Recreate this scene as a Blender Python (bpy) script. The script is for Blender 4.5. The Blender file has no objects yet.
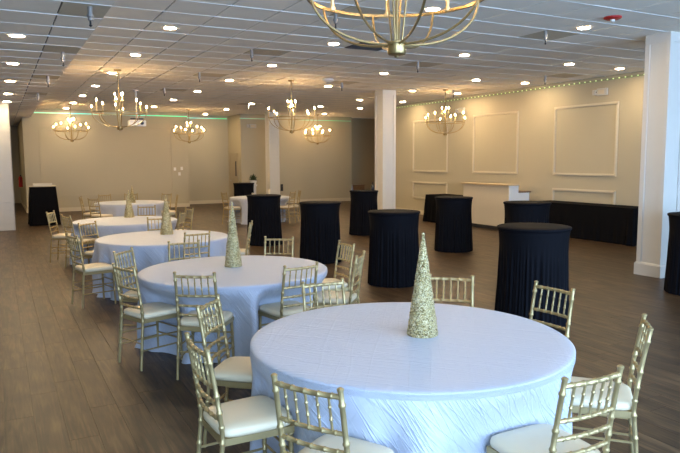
import bpy, math, random
from mathutils import Vector, Matrix
random.seed(7)
sc = bpy.context.scene
COL = sc.collection

# ------------------------------------------------------------------ camera
EYE = 1.80
YAW, PITCH, ROLL, FPX = 0.487562604, 0.104000357, -0.005587400, 641.93
fwd = Vector((math.sin(YAW)*math.cos(PITCH), math.cos(YAW)*math.cos(PITCH), -math.sin(PITCH)))
rgt = Vector((math.cos(YAW), -math.sin(YAW), 0))
upv = rgt.cross(fwd)
r2 = rgt*math.cos(ROLL) + upv*math.sin(ROLL)
u2 = -rgt*math.sin(ROLL) + upv*math.cos(ROLL)
cd = bpy.data.cameras.new('camera'); cam = bpy.data.objects.new('camera', cd); COL.objects.link(cam)
cd.sensor_width = 36.0; cd.lens = FPX/680*36.0; cd.clip_start = 0.05; cd.clip_end = 200
m = Matrix.Identity(4)
for i in range(3):
    m[i][0] = r2[i]; m[i][1] = u2[i]; m[i][2] = -fwd[i]
m[0][3], m[1][3], m[2][3] = 0, 0, EYE
cam.matrix_world = m
sc.camera = cam
def project(x, y, z):
    v = Vector((x, y, z-EYE)); d = v.dot(fwd)
    if d < 0.1: return None
    return 340+FPX*v.dot(r2)/d, 226.5-FPX*v.dot(u2)/d, d
def in_frame(x, y, z, pad=20):
    p = project(x, y, z)
    return p is not None and -pad < p[0] < 680+pad and -pad < p[1] < 453+pad

# ------------------------------------------------------------------ world, exposure
SKY = (0.43, 0.655, 1.0); SKY_STRENGTH = 12.5
DOWN_STRENGTH = 330.0; BULB_STRENGTH = 300.0
WARM = (1.0, 0.74, 0.43)
w = bpy.data.worlds.new('sky'); sc.world = w; w.use_nodes = True
w.node_tree.nodes['Background'].inputs[0].default_value = (*SKY, 1)
w.node_tree.nodes['Background'].inputs[1].default_value = SKY_STRENGTH
vs = sc.view_settings
vs.view_transform = 'Standard'; vs.look = 'None'; vs.gamma = 1.0; vs.exposure = 0.36; vs.use_curve_mapping = False

# ------------------------------------------------------------------ room dimensions
CEIL = 3.62; SOFF = 3.30; SOFX = 1.07
XR = 12.1; YB = 24.9; YF = -2.6; XL = -3.2
# daylight comes in through the shop windows in the wall behind the camera
WINDOWS = [(-2.6, 1.6), (2.2, 6.6), (7.2, 11.6)]; WZ0, WZ1 = 0.12, 3.20
for (a, b) in WINDOWS:
    ld = bpy.data.lights.new('window_daylight', 'AREA'); ld.shape = 'RECTANGLE'; ld.size = b-a; ld.size_y = WZ1-WZ0
    ld.cycles.is_portal = True
    lo = bpy.data.objects.new('window_daylight', ld); COL.objects.link(lo)
    lo.location = ((a+b)/2, YF-0.06, (WZ0+WZ1)/2); lo.rotation_euler = (math.radians(90), 0, 0)

# ------------------------------------------------------------------ helpers
class MB:
    def __init__(s): s.v = []; s.f = []; s.uv = None
    def box(s, x0, x1, y0, y1, z0, z1):
        b = len(s.v)
        s.v += [(x0,y0,z0),(x1,y0,z0),(x1,y1,z0),(x0,y1,z0),(x0,y0,z1),(x1,y0,z1),(x1,y1,z1),(x0,y1,z1)]
        s.f += [tuple(b+i for i in q) for q in ((0,3,2,1),(4,5,6,7),(0,1,5,4),(1,2,6,5),(2,3,7,6),(3,0,4,7))]
        return s
    def cbox(s, x0, x1, y0, y1, z0, z1, c=0.01):
        """box with chamfered vertical and top edges"""
        def ring(i, z):
            a0, a1, b0, b1 = x0+i, x1-i, y0+i, y1-i
            return [(a0+c,b0,z),(a1-c,b0,z),(a1,b0+c,z),(a1,b1-c,z),(a1-c,b1,z),(a0+c,b1,z),(a0,b1-c,z),(a0,b0+c,z)]
        rs = [ring(0, z0), ring(0, z1-c), ring(c, z1)]
        return s.loft(rs)
    def loft(s, rings, cap=True, closed=True):
        b = len(s.v); n = len(rings[0])
        for r in rings: s.v += list(r)
        for i in range(len(rings)-1):
            for j in range(n if closed else n-1):
                k = (j+1) % n
                s.f.append((b+i*n+j, b+i*n+k, b+(i+1)*n+k, b+(i+1)*n+j))
        if cap:
            s.f.append(tuple(b+j for j in range(n-1, -1, -1)))
            s.f.append(tuple(b+(len(rings)-1)*n+j for j in range(n)))
        return s
    def tube(s, pts, rad, n=8, cap=True):
        pts = [Vector(p) for p in pts]
        if not hasattr(rad, '__len__'): rad = [rad]*len(pts)
        rings = []; ref = None
        for i, p in enumerate(pts):
            t = (pts[min(i+1, len(pts)-1)] - pts[max(i-1, 0)])
            if t.length < 1e-9: t = Vector((0,0,1))
            t.normalize()
            if ref is None:
                ref = Vector((0,0,1)) if abs(t.z) < 0.9 else Vector((1,0,0))
            a = ref - t*ref.dot(t)
            if a.length < 1e-6: a = t.orthogonal()
            a.normalize(); ref = a; b = t.cross(a)
            rings.append([tuple(p + (a*math.cos(2*math.pi*k/n) + b*math.sin(2*math.pi*k/n))*rad[i]) for k in range(n)])
        return s.loft(rings, cap)
    def lathe(s, prof, n=16, cx=0, cy=0, cap=True):
        return s.loft([[(cx+r*math.cos(2*math.pi*k/n), cy+r*math.sin(2*math.pi*k/n), z) for k in range(n)] for r, z in prof], cap)
    def build(s, name, mat, parent=None, smooth=False, loc=None):
        me = bpy.data.meshes.new(name); me.from_pydata(s.v, [], s.f); me.update()
        if smooth:
            me.polygons.foreach_set('use_smooth', [True]*len(me.polygons))
        if mat: me.materials.append(mat)
        o = bpy.data.objects.new(name, me); COL.objects.link(o)
        if parent: o.parent = parent
        if loc: o.location = loc
        return o
def fixn(o):
    import bmesh
    bm = bmesh.new(); bm.from_mesh(o.data); bmesh.ops.recalc_face_normals(bm, faces=bm.faces[:]); bm.to_mesh(o.data); bm.free(); return o
def smart(o, ang=40):
    o.data.polygons.foreach_set('use_smooth', [True]*len(o.data.polygons))
    o.data.set_sharp_from_angle(angle=math.radians(ang)); return o
def tag(o, label=None, cat=None, group=None, kind=None):
    if label: o['label'] = label
    if cat: o['category'] = cat
    if group: o['group'] = group
    if kind: o['kind'] = kind
    return o
def empty(name, loc=(0,0,0), rz=0, **k):
    o = bpy.data.objects.new(name, None); COL.objects.link(o); o.location = loc; o.rotation_euler = (0,0,rz)
    o.empty_display_size = 0.1
    return tag(o, **k)
def copy_tree(o, parent=None):
    c = o.copy(); COL.objects.link(c); c.parent = parent
    for ch in list(o.children): copy_tree(ch, c)
    return c
def inst(src, name, parent=None, loc=(0,0,0), rot=(0,0,0)):
    c = bpy.data.objects.new(name, src.data if hasattr(src, 'data') else src); COL.objects.link(c)
    c.parent = parent; c.location = loc; c.rotation_euler = rot; return c

# ------------------------------------------------------------------ materials
def N(t, ty, **k):
    n = t.nodes.new(ty)
    for a, b in k.items():
        if a.startswith('i_'):
            key = a[2:]; key = int(key) if key.isdigit() else key.replace('_', ' ')
            n.inputs[key].default_value = b
        else: setattr(n, a, b)
    return n
def base_mat(name, col, rough=0.5, metal=0.0, spec=0.5):
    mt = bpy.data.materials.new(name); mt.use_nodes = True
    p = mt.node_tree.nodes['Principled BSDF']
    p.inputs['Base Color'].default_value = (*col, 1); p.inputs['Roughness'].default_value = rough
    p.inputs['Metallic'].default_value = metal; p.inputs['Specular IOR Level'].default_value = spec
    return mt, mt.node_tree, p
def mat(name, col, rough=0.5, metal=0.0, spec=0.5, var=0.06, vscale=6.0, bump=0.0, bscale=60.0, detail=3):
    mt, t, p = base_mat(name, col, rough, metal, spec)
    tc = N(t, 'ShaderNodeTexCoord')
    if var:
        n = N(t, 'ShaderNodeTexNoise'); n.inputs['Scale'].default_value = vscale; n.inputs['Detail'].default_value = detail
        t.links.new(tc.outputs['Object'], n.inputs['Vector'])
        r = N(t, 'ShaderNodeMapRange'); r.inputs['To Min'].default_value = 1-var; r.inputs['To Max'].default_value = 1+var
        t.links.new(n.outputs['Fac'], r.inputs['Value'])
        mx = N(t, 'ShaderNodeVectorMath', operation='SCALE'); mx.inputs[0].default_value = col
        t.links.new(r.outputs[0], mx.inputs['Scale']); t.links.new(mx.outputs[0], p.inputs['Base Color'])
    if bump:
        n2 = N(t, 'ShaderNodeTexNoise'); n2.inputs['Scale'].default_value = bscale; n2.inputs['Detail'].default_value = 4
        t.links.new(tc.outputs['Object'], n2.inputs['Vector'])
        b = N(t, 'ShaderNodeBump'); b.inputs['Strength'].default_value = bump; b.inputs['Distance'].default_value = 0.01
        t.links.new(n2.outputs['Fac'], b.inputs['Height']); t.links.new(b.outputs[0], p.inputs['Normal'])
    return mt
def emit(name, col, s):
    mt, t, p = base_mat(name, col, 0.4)
    p.inputs['Emission Color'].default_value = (*col, 1); p.inputs['Emission Strength'].default_value = s
    return mt

def plank_mat(name, per_object):
    mt, t, p = base_mat(name, (0.2,0.15,0.1), 0.42, spec=0.35)
    if per_object:
        src = N(t, 'ShaderNodeObjectInfo').outputs['Random']
    else:
        a = N(t, 'ShaderNodeAttribute'); a.attribute_name = 'rnd'; src = a.outputs['Fac']
    geo = N(t, 'ShaderNodeNewGeometry')
    off = N(t, 'ShaderNodeVectorMath', operation='SCALE'); off.inputs[0].default_value = (17.0, 31.0, 5.0)
    t.links.new(src, off.inputs['Scale'])
    add = N(t, 'ShaderNodeVectorMath', operation='ADD'); t.links.new(geo.outputs['Position'], add.inputs[0]); t.links.new(off.outputs[0], add.inputs[1])
    mp = N(t, 'ShaderNodeMapping'); mp.inputs['Scale'].default_value = (22, 1.3, 1); t.links.new(add.outputs[0], mp.inputs[0])
    n1 = N(t, 'ShaderNodeTexNoise'); n1.inputs['Scale'].default_value = 1.3; n1.inputs['Detail'].default_value = 7; n1.inputs['Distortion'].default_value = 1.2
    t.links.new(mp.outputs[0], n1.inputs['Vector'])
    mp2 = N(t, 'ShaderNodeMapping'); mp2.inputs['Scale'].default_value = (6, 1.8, 1); t.links.new(add.outputs[0], mp2.inputs[0])
    n2 = N(t, 'ShaderNodeTexNoise'); n2.inputs['Scale'].default_value = 1.5; n2.inputs['Detail'].default_value = 3
    t.links.new(mp2.outputs[0], n2.inputs['Vector'])
    s1 = N(t, 'ShaderNodeMath', operation='MULTIPLY_ADD'); s1.inputs[1].default_value = 1.0; t.links.new(n1.outputs['Fac'], s1.inputs[0])
    s2 = N(t, 'ShaderNodeMath', operation='MULTIPLY_ADD'); s2.inputs[1].default_value = 0.75; s2.inputs[2].default_value = -0.42
    t.links.new(n2.outputs['Fac'], s2.inputs[0]); t.links.new(s2.outputs[0], s1.inputs[2])
    s3 = N(t, 'ShaderNodeMath', operation='MULTIPLY_ADD'); s3.inputs[1].default_value = 0.12; t.links.new(src, s3.inputs[0]); t.links.new(s1.outputs[0], s3.inputs[2])
    cr = N(t, 'ShaderNodeValToRGB'); e = cr.color_ramp.elements
    e[0].position = 0.30; e[0].color = (0.014, 0.008, 0.004, 1); e[1].position = 0.78; e[1].color = (0.110, 0.068, 0.035, 1)
    q = e.new(0.52); q.color = (0.047, 0.028, 0.0135, 1)
    t.links.new(s3.outputs[0], cr.inputs[0]); t.links.new(cr.outputs[0], p.inputs['Base Color'])
    b = N(t, 'ShaderNodeBump'); b.inputs['Strength'].default_value = 0.12; b.inputs['Distance'].default_value = 0.004
    t.links.new(n1.outputs['Fac'], b.inputs['Height']); t.links.new(b.outputs[0], p.inputs['Normal'])
    return mt

def cloth_mat():
    mt, t, p = base_mat('white_satin', (0.46, 0.495, 0.59), 0.46, spec=0.45)
    p.inputs['Sheen Weight'].default_value = 0.15
    uv = N(t, 'ShaderNodeUVMap'); uv.uv_map = 'uv'
    hs = []
    for rot, sx, sy, seed in ((0.80, 0.55, 15, 0), (-0.95, 0.5, 7, 3.3), (1.02, 0.7, 22, 8.1)):
        ro = N(t, 'ShaderNodeMapping'); ro.inputs['Rotation'].default_value = (0,0,rot); t.links.new(uv.outputs[0], ro.inputs[0])
        mp = N(t, 'ShaderNodeMapping'); mp.inputs['Scale'].default_value = (sx, sy, 1); mp.inputs['Location'].default_value = (seed, seed*2, 0)
        t.links.new(ro.outputs[0], mp.inputs[0])
        n = N(t, 'ShaderNodeTexNoise'); n.inputs['Scale'].default_value = 1.4; n.inputs['Detail'].default_value = 0.6
        t.links.new(mp.outputs[0], n.inputs['Vector'])
        s = N(t, 'ShaderNodeMath', operation='SUBTRACT'); s.inputs[1].default_value = 0.5; t.links.new(n.outputs['Fac'], s.inputs[0])
        a = N(t, 'ShaderNodeMath', operation='ABSOLUTE'); t.links.new(s.outputs[0], a.inputs[0])
        r = N(t, 'ShaderNodeMapRange'); r.interpolation_type = 'SMOOTHSTEP'
        r.inputs['From Min'].default_value = 0.0; r.inputs['From Max'].default_value = 0.035; r.inputs['To Min'].default_value = 0.35 if rot < 0 else 1; r.inputs['To Max'].default_value = 0
        t.links.new(a.outputs[0], r.inputs['Value']); hs.append(r.outputs[0])
    a1 = N(t, 'ShaderNodeMath', operation='ADD'); t.links.new(hs[0], a1.inputs[0]); t.links.new(hs[1], a1.inputs[1])
    a2 = N(t, 'ShaderNodeMath', operation='ADD'); t.links.new(a1.outputs[0], a2.inputs[0]); t.links.new(hs[2], a2.inputs[1])
    b = N(t, 'ShaderNodeBump'); b.inputs['Distance'].default_value = 0.007
    # the fabric lies taut on the top and creases more where it hangs
    ge = N(t, 'ShaderNodeNewGeometry'); sz = N(t, 'ShaderNodeSeparateXYZ'); t.links.new(ge.outputs['True Normal'], sz.inputs[0])
    ab = N(t, 'ShaderNodeMath', operation='ABSOLUTE'); t.links.new(sz.outputs['Z'], ab.inputs[0])
    st = N(t, 'ShaderNodeMath', operation='MULTIPLY_ADD'); st.inputs[1].default_value = -0.24; st.inputs[2].default_value = 0.56; t.links.new(ab.outputs[0], st.inputs[0])
    t.links.new(st.outputs[0], b.inputs['Strength'])
    t.links.new(a2.outputs[0], b.inputs['Height']); t.links.new(b.outputs[0], p.inputs['Normal'])
    return mt

def glitter_mat():
    mt, t, p = base_mat('champagne_glitter', (0.75, 0.66, 0.42), 0.28, 0.75)
    tc = N(t, 'ShaderNodeTexCoord')
    v = N(t, 'ShaderNodeTexVoronoi'); v.inputs['Scale'].default_value = 170
    t.links.new(tc.outputs['Object'], v.inputs['Vector'])
    cr = N(t, 'ShaderNodeValToRGB'); e = cr.color_ramp.elements
    e[0].position = 0.0; e[0].color = (0.12, 0.09, 0.03, 1); e[1].position = 1.0; e[1].color = (0.80, 0.72, 0.48, 1)
    q = e.new(0.45); q.color = (0.52, 0.42, 0.19, 1)
    sp = N(t, 'ShaderNodeSeparateColor'); t.links.new(v.outputs['Color'], sp.inputs[0])
    t.links.new(sp.outputs[0], cr.inputs[0]); t.links.new(cr.outputs[0], p.inputs['Base Color'])
    b = N(t, 'ShaderNodeBump'); b.inputs['Strength'].default_value = 0.9; b.inputs['Distance'].default_value = 0.006
    t.links.new(v.outputs['Distance'], b.inputs['Height']); t.links.new(b.outputs[0], p.inputs['Normal'])
    return mt

def led_mat():
    mt, t, p = base_mat('colour_led', (0.2,0.8,0.6), 0.4)
    tc = N(t, 'ShaderNodeTexCoord'); sx = N(t, 'ShaderNodeSeparateXYZ'); t.links.new(tc.outputs['Generated'], sx.inputs[0])
    cr = N(t, 'ShaderNodeValToRGB'); e = cr.color_ramp.elements
    e[0].position = 0; e[0].color = (0.25, 0.55, 0.40, 1); e[1].position = 1; e[1].color = (0.15, 0.55, 0.22, 1)
    for ps, c in ((0.12, (0.55,0.55,0.30,1)), (0.28, (0.10,0.38,0.50,1)), (0.45, (0.50,0.52,0.36,1)), (0.62, (0.14,0.40,0.45,1)), (0.85, (0.05,0.45,0.10,1))):
        q = e.new(ps); q.color = c
    t.links.new(sx.outputs[0], cr.inputs[0]); t.links.new(cr.outputs[0], p.inputs['Emission Color'])
    p.inputs['Emission Strength'].default_value = 0.75
    return mt

M = {}
M['wall'] = mat('greige_wall_paint', (0.435, 0.395, 0.295), 0.75, spec=0.25, var=0.03, vscale=1.5, bump=0.05, bscale=180)
M['alcoveshade'] = mat('alcove_shade_colour', (0.33, 0.265, 0.18), 0.75, spec=0.25, var=0.04, vscale=1.5)  # darker brown carries the shade of the unlit alcove in its colour
M['trim'] = mat('cream_trim_paint', (0.56, 0.51, 0.39), 0.45, var=0.02)
M['white'] = mat('white_paint', (0.70, 0.69, 0.66), 0.5, var=0.02)
M['shiplap'] = mat('shiplap_paint', (0.50, 0.48, 0.44), 0.55, var=0.02)
M['colpaint'] = mat('column_paint', (0.62, 0.60, 0.55), 0.5, var=0.02)
M['tile'] = mat('ceiling_tile', (0.90, 0.84, 0.725), 0.9, spec=0.1, var=0.05, vscale=3, bump=0.25, bscale=130)
M['grid'] = mat('ceiling_grid', (0.07, 0.066, 0.06), 0.7, var=0.03)
M['tan'] = mat('tan_ceiling_plate', (0.60, 0.53, 0.40), 0.8, spec=0.1, var=0.05)
M['dark'] = mat('dark_grille', (0.035, 0.036, 0.045), 0.6, var=0.05)
M['plank'] = plank_mat('floor_plank', True); M['plankfar'] = plank_mat('floor_plank_far', False)
M['sub'] = mat('floor_joint', (0.055, 0.036, 0.022), 0.8, var=0.05)
M['cloth'] = cloth_mat()
M['gold'] = mat('champagne_gold_paint', (0.40, 0.305, 0.145), 0.36, 0.55, var=0.10, vscale=25)
M['seat'] = mat('ivory_vinyl', (0.68, 0.585, 0.41), 0.42, var=0.03, vscale=9, bump=0.04, bscale=90)
M['black'] = mat('black_spandex', (0.0042, 0.0044, 0.0065), 0.75, spec=0.08, var=0.12, vscale=12)
M['blackcloth'] = mat('black_polyester', (0.0036, 0.0036, 0.0046), 0.85, spec=0.07, var=0.10, vscale=12)
M['blackplastic'] = mat('black_plastic', (0.015,0.015,0.016), 0.45, var=0.05)
M['chgold'] = mat('brushed_brass', (0.32, 0.23, 0.10), 0.30, 0.85, var=0.08, vscale=18)
M['candle'] = mat('candle_sleeve', (0.55, 0.43, 0.22), 0.4, 0.6, var=0.05)
M['bulb'] = emit('warm_bulb', (1.0, 0.62, 0.27), BULB_STRENGTH)
M['lens'] = emit('downlight_lens', WARM, DOWN_STRENGTH)
M['chrome'] = mat('chrome', (0.38, 0.38, 0.38), 0.3, 0.9, var=0.04)
M['glitter'] = glitter_mat()
M['led'] = led_mat()
M['leddot'] = emit('warm_white_led', (0.62, 0.80, 0.36), 0.8)
M['ledrope'] = mat('rope_light_sleeve', (0.30, 0.33, 0.20), 0.4, var=0.05)
M['red'] = mat('red_plastic', (0.42, 0.015, 0.012), 0.4, var=0.04)
M['wood'] = mat('pale_wood', (0.46, 0.36, 0.22), 0.5, var=0.15, vscale=4)
M['brownwood'] = mat('brown_wood', (0.20, 0.12, 0.07), 0.5, var=0.15, vscale=4)
M['barfront'] = mat('bar_front_paint', (0.55, 0.49, 0.38), 0.5, var=0.03)
M['greyplastic'] = mat('grey_plastic', (0.50, 0.49, 0.45), 0.5, var=0.04)
M['leaf'] = mat('dark_green_leaf', (0.035, 0.06, 0.02), 0.55, var=0.25, vscale=20)
M['hdoor'] = mat('door_paint', (0.36, 0.31, 0.22), 0.5, var=0.03)

# ------------------------------------------------------------------ floor
fl = MB().box(XL-0.2, 17.4, YF-0.2, 32.0, -0.12, -0.006).build('floor', M['sub'])
tag(fl, 'dark brown wood-look plank floor of the hall', 'floor', kind='structure')
PW, PL, GAP = 0.185, 1.24, 0.0009
cells = []
ncol = int((17.2-XL)/PW)
for i in range(ncol):
    x = XL + i*PW; o = random.random()*PL
    j = 0; y = YF - o
    while y < 31.8:
        cells.append((x, y)); y += PL
near, far = [], []
for (x, y) in cells:
    cx, cy = x+PW/2, y+PL/2
    if cx > XR+0.3 and cy < 19.0: continue
    vis = any(in_frame(cx, yy, 0, 6) for yy in (y, cy, y+PL))
    p = project(cx, cy, 0)
    (near if vis and p else far).append((p[2] if p else 99, x, y))
near.sort()
far += near[300:]; near = near[:300]
pb = MB()
c_ = 0.0008
def plank_rings(x0, x1, y0, y1):
    return [[(x0,y0,-0.006),(x1,y0,-0.006),(x1,y1,-0.006),(x0,y1,-0.006)], [(x0,y0,-c_),(x1,y0,-c_),(x1,y1,-c_),(x0,y1,-c_)],
            [(x0+c_,y0+c_,0),(x1-c_,y0+c_,0),(x1-c_,y1-c_,0),(x0+c_,y1-c_,0)]]
pb.loft(plank_rings(0, PW-GAP, 0, PL-GAP))
p0 = pb.build('plank', M['plank'], fl, loc=(near[0][1], near[0][2], 0))
for d, x, y in near[1:]: inst(p0, 'plank', fl, (x, y, 0))
fb = MB(); rnd = []
for d, x, y in far:
    n0 = len(fb.f); fb.loft(plank_rings(x, x+PW-GAP, y, y+PL-GAP), cap=True)
    q = random.random(); rnd += [q]*(len(fb.f)-n0)
fo = fb.build('distant_planks', M['plankfar'], fl); tag(fo, kind='stuff')
at = fo.data.attributes.new('rnd', 'FLOAT', 'FACE'); at.data.foreach_set('value', rnd)

# ------------------------------------------------------------------ ceiling
TX, TY, X0, Y0 = 0.642, 0.65, 1.90, 5.56
ce = MB().box(SOFX, 17.4, YF-0.2, 28.0, CEIL+0.012, CEIL+0.12).build('ceiling', M['grid'])
tag(ce, 'white suspended ceiling of square acoustic tiles', 'ceiling', kind='structure')
so = MB().box(XL-0.2, SOFX, YF-0.2, 32.0, SOFF+0.012, CEIL+0.12).build('ceiling_soffit', M['grid'])
tag(so, 'lower tiled ceiling strip over the side aisle', 'ceiling', kind='structure')
# sprinklers: (x, y, soffit?)
SPR = [(3.82,7.29,0),(3.82,10.29,0),(3.82,13.43,0),(3.82,16.64,0),(7.05,6.96,0),(7.10,10.22,0),(7.33,13.69,0),(7.35,20.19,0),(10.80,10.64,0),(10.80,13.89,0),
       (0.88,6.85,1),(0.88,9.81,1),(0.87,12.66,1),(0.87,15.87,1)]
def cell(x, y): return (math.floor((x-X0)/TX), math.floor((y-Y0)/TY))
special = {}
for (x, y, s) in SPR:
    if not s: special[cell(x+0.12, y+0.05)] = 'tan'
special[cell(5.27, 9.11)] = 'dark'
tg = 0.018
def tile_mesh(w_, l_):
    def ring(i, z): return [(i,i,z),(w_-i,i,z),(w_-i,l_-i,z),(i,l_-i,z)]
    b = MB(); b.loft([ring(0,0.013), ring(0,0.001), ring(0.001,0)]); return b
tl = []
for i in range(-2, 25):
    for j in range(-13, 34):
        x, y = X0+i*TX, Y0+j*TY
        if x+TX < SOFX+0.01 or (x > XR-0.03 and y < 19.0) or x > 17.2 or y+TY < YF or y > 27.2: continue
        if (i, j) in special: continue
        tl.append((x, y, CEIL, TX if (y >= 19.0 or x+TX <= XR+0.05) else XR-x-0.002, 0))
for j in range(-16, 40):
    y = 7.36-0.64*16 + (j+16)*0.64 - 0.0
    y = 7.36 + j*0.64
    if y < YF-0.3 or y > 31.5: continue
    if not any(q[2] and y <= q[1] < y+0.64 for q in SPR): tl.append((0.625, y, SOFF, SOFX-0.625, 1))
    for k in range(1, 7): tl.append((0.625-0.642*k, y, SOFF, 0.642, 1))
vis, hid = [], []
for t_ in tl:
    x, y, z, w_, s = t_
    cx, cy = x+w_/2, y+0.32
    ok = any(in_frame(a, b, z, 2) for a in (x+0.05, cx, x+w_-0.05) for b in (y+0.05, cy, y+0.6)) and x+w_ > SOFX-5
    p = project(cx, cy, z)
    (vis if ok and p else hid).append((p[2] if p else 99, t_))
vis.sort(key=lambda q: q[0])
hid += vis[300:]; vis = vis[:300]
def tile_w(x, w_):
    x0 = max(x, SOFX+0.004) if w_ == TX else x
    return x0, x+w_-x0
proto = {}
def tsize(t_):
    x, y, z, w_, s = t_
    if not s and x < SOFX: return SOFX+0.004, x+w_-SOFX-0.004, TY
    return x, w_, (0.64 if s else TY)
for d, t_ in vis:
    x0, ww, ll = tsize(t_); key = (round(ww,3), round(ll,3)); par = so if t_[4] else ce
    zj = t_[2] + random.uniform(-0.0035, 0.0015)
    if key not in proto:
        o = tile_mesh(ww-tg, ll-tg).build('ceiling_tile', M['tile'], par); proto[key] = o; o.location = (x0+tg/2, t_[1]+tg/2, zj)
    else: inst(proto[key], 'ceiling_tile', par, (x0+tg/2, t_[1]+tg/2, zj))
for s, par in ((0, ce), (1, so)):
    b = MB()
    for d, t_ in hid:
        if t_[4] != s: continue
        x0, ww, ll = tsize(t_); z = t_[2] + random.uniform(-0.003, 0.0015)
        b.box(x0+tg/2, x0+ww-tg/2, t_[1]+tg/2, t_[1]+ll-tg/2, z, z+0.0125)
    tag(b.build('distant_tiles', M['tile'], par), kind='stuff')

# white cross tees hang a little below the tiles
ct_ = None
for j in range(-13, 35):
    y = Y0+j*TY
    if y < YF or y > 27.0: continue
    xe = XR if y < 19.2 else 17.2
    MB().box(SOFX+0.01, xe, y-0.009, y+0.009, CEIL-0.0065, CEIL+0.012).build('cross_tee', M['white'], ce)
for j in range(-16, 38):
    y = 7.36+j*0.64
    if y > YF and y < 31: MB().box(XL, SOFX-0.006, y-0.009, y+0.009, SOFF-0.0065, SOFF+0.012).build('cross_tee', M['white'], so)
# ------------------------------------------------------------------ walls
def wall(name, mt, *a, label, cat='wall'):
    return tag(MB().box(*a).build(name, mt), label, cat, kind='structure')
def framewall(name, mt, x0, x1, y, th, z1, holes, label):
    b = MB(); xs = x0
    for (a, c) in holes:
        b.box(xs, a, y-th, y, 0, z1); b.box(a, c, y-th, y, 0, WZ0); b.box(a, c, y-th, y, WZ1, z1); xs = c
    b.box(xs, x1, y-th, y, 0, z1)
    return tag(b.build(name, mt), label, 'wall', kind='structure')
framewall('wall_front', M['wall'], XL-0.2, XR+0.2, YF, 0.12, CEIL+0.12, WINDOWS, 'front wall with shop windows behind the viewer')
for k, (a, c) in enumerate(WINDOWS):
    t_ = tag(empty('window_%d' % (k+1), ((a+c)/2, YF-0.06, 0)), 'shop window in the front wall', 'window', 'front windows', 'structure')
    n_ = 3; h = (c-a)/2
    for q in range(n_+1):
        xx = -h + q*(c-a)/n_
        MB().box(max(xx-0.03,-h), min(xx+0.03,h), -0.04, 0.04, WZ0, WZ1).build('mullion', M['trim'], t_)
    for z in (WZ0, WZ1-0.05): MB().box(-h, h, -0.04, 0.04, z, z+0.05).build('frame_rail', M['trim'], t_)
wall('wall_left', M['wall'], XL-0.2, XL, YF-0.2, 31.2, 0, CEIL, label='plain left side wall')
WY1 = 19.4
wr = wall('wall_right', M['wall'], XR, XR+0.15, YF-0.2, WY1, 0, CEIL+0.1, label='long beige right wall with picture-frame mouldings')
wall('wall_right_return', M['wall'], XR+0.15, 17.2, WY1-0.15, WY1, 0, CEIL+0.1, label='beige return wall beside the dark alcove')
wb = wall('wall_back', M['wall'], 0.83, 6.55, YB, YB+0.15, 0, CEIL+0.1, label='beige back wall with a large framed panel')
wall('wall_hall_side', M['wall'], 0.83, 0.98, YB+0.15, 31.5, 0, CEIL+0.1, label='beige side wall of the narrow hallway')
wall('wall_hall_end', M['wall'], -3.2, 0.83, 31.0, 31.15, 0, CEIL+0.1, label='beige end wall of the narrow hallway')
wall('wall_recess', M['wall'], 6.4, 8.75, 26.2, 26.35, 0, CEIL+0.1, label='set-back beige wall between the two back walls')
wall('wall_recess_side', M['wall'], 6.40, 6.55, YB+0.15, 26.2, 0, CEIL+0.1, label='side of the set-back wall')
wf = wall('wall_back_far', M['wall'], 8.6, 13.64, 24.6, 24.75, 0, CEIL+0.1, label='plain beige back wall behind the far column')
ws = wall('wall_door_side', M['wall'], 8.6, 8.75, 24.75, 26.2, 0, CEIL+0.1, label='short wall with the beige door')
wall('wall_alcove', M['alcoveshade'], 13.5, 17.4, 25.1, 25.25, 0, CEIL+0.1, label='alcove wall beyond the middle column, its shade put into the colour')
wall('wall_alcove_side', M['alcoveshade'], 17.2, 17.35, WY1-0.15, 25.1, 0, CEIL+0.1, label='far side wall of the alcove, in the same shade colour')
# shiplap wall end at the left
sw = tag(MB().box(XL, 0.315, 18.82, 18.95, 0, SOFF+0.02).build('wall_shiplap', M['shiplap']), 'white shiplap wall end at the left edge', 'wall', kind='structure')
nb = 18; bh = SOFF/nb
sb = None
for k in range(nb):
    if sb is None: sb = MB().box(XL, 0.33, 18.80, 18.82, 0.004, bh-0.004).build('shiplap_board', M['shiplap'], sw)
    else: inst(sb, 'shiplap_board', sw, (0, 0, k*bh))
MB().box(0.315, 0.335, 18.80, 18.96, 0, SOFF).build('corner_strip', M['shiplap'], sw)

# baseboards
def baseb(name, x0, x1, y0, y1, label):
    b = MB().box(x0, x1, y0, y1, 0, 0.14).build(name, M['trim']); tag(b, label, 'baseboard', kind='structure')
baseb('baseboard_right', XR-0.018, XR, YF, WY1, 'cream baseboard along the right wall')
baseb('baseboard_back', 0.83, 6.55, YB-0.018, YB, 'cream baseboard along the panelled back wall')
baseb('baseboard_recess', 6.55, 8.6, 26.182, 26.2, 'cream baseboard of the set-back wall')
baseb('baseboard_back_far', 8.6, 13.64, 24.582, 24.6, 'cream baseboard behind the far column')
baseb('baseboard_hall', 0.812, 0.83, YB, 31.0, 'cream baseboard in the narrow hallway')

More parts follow.
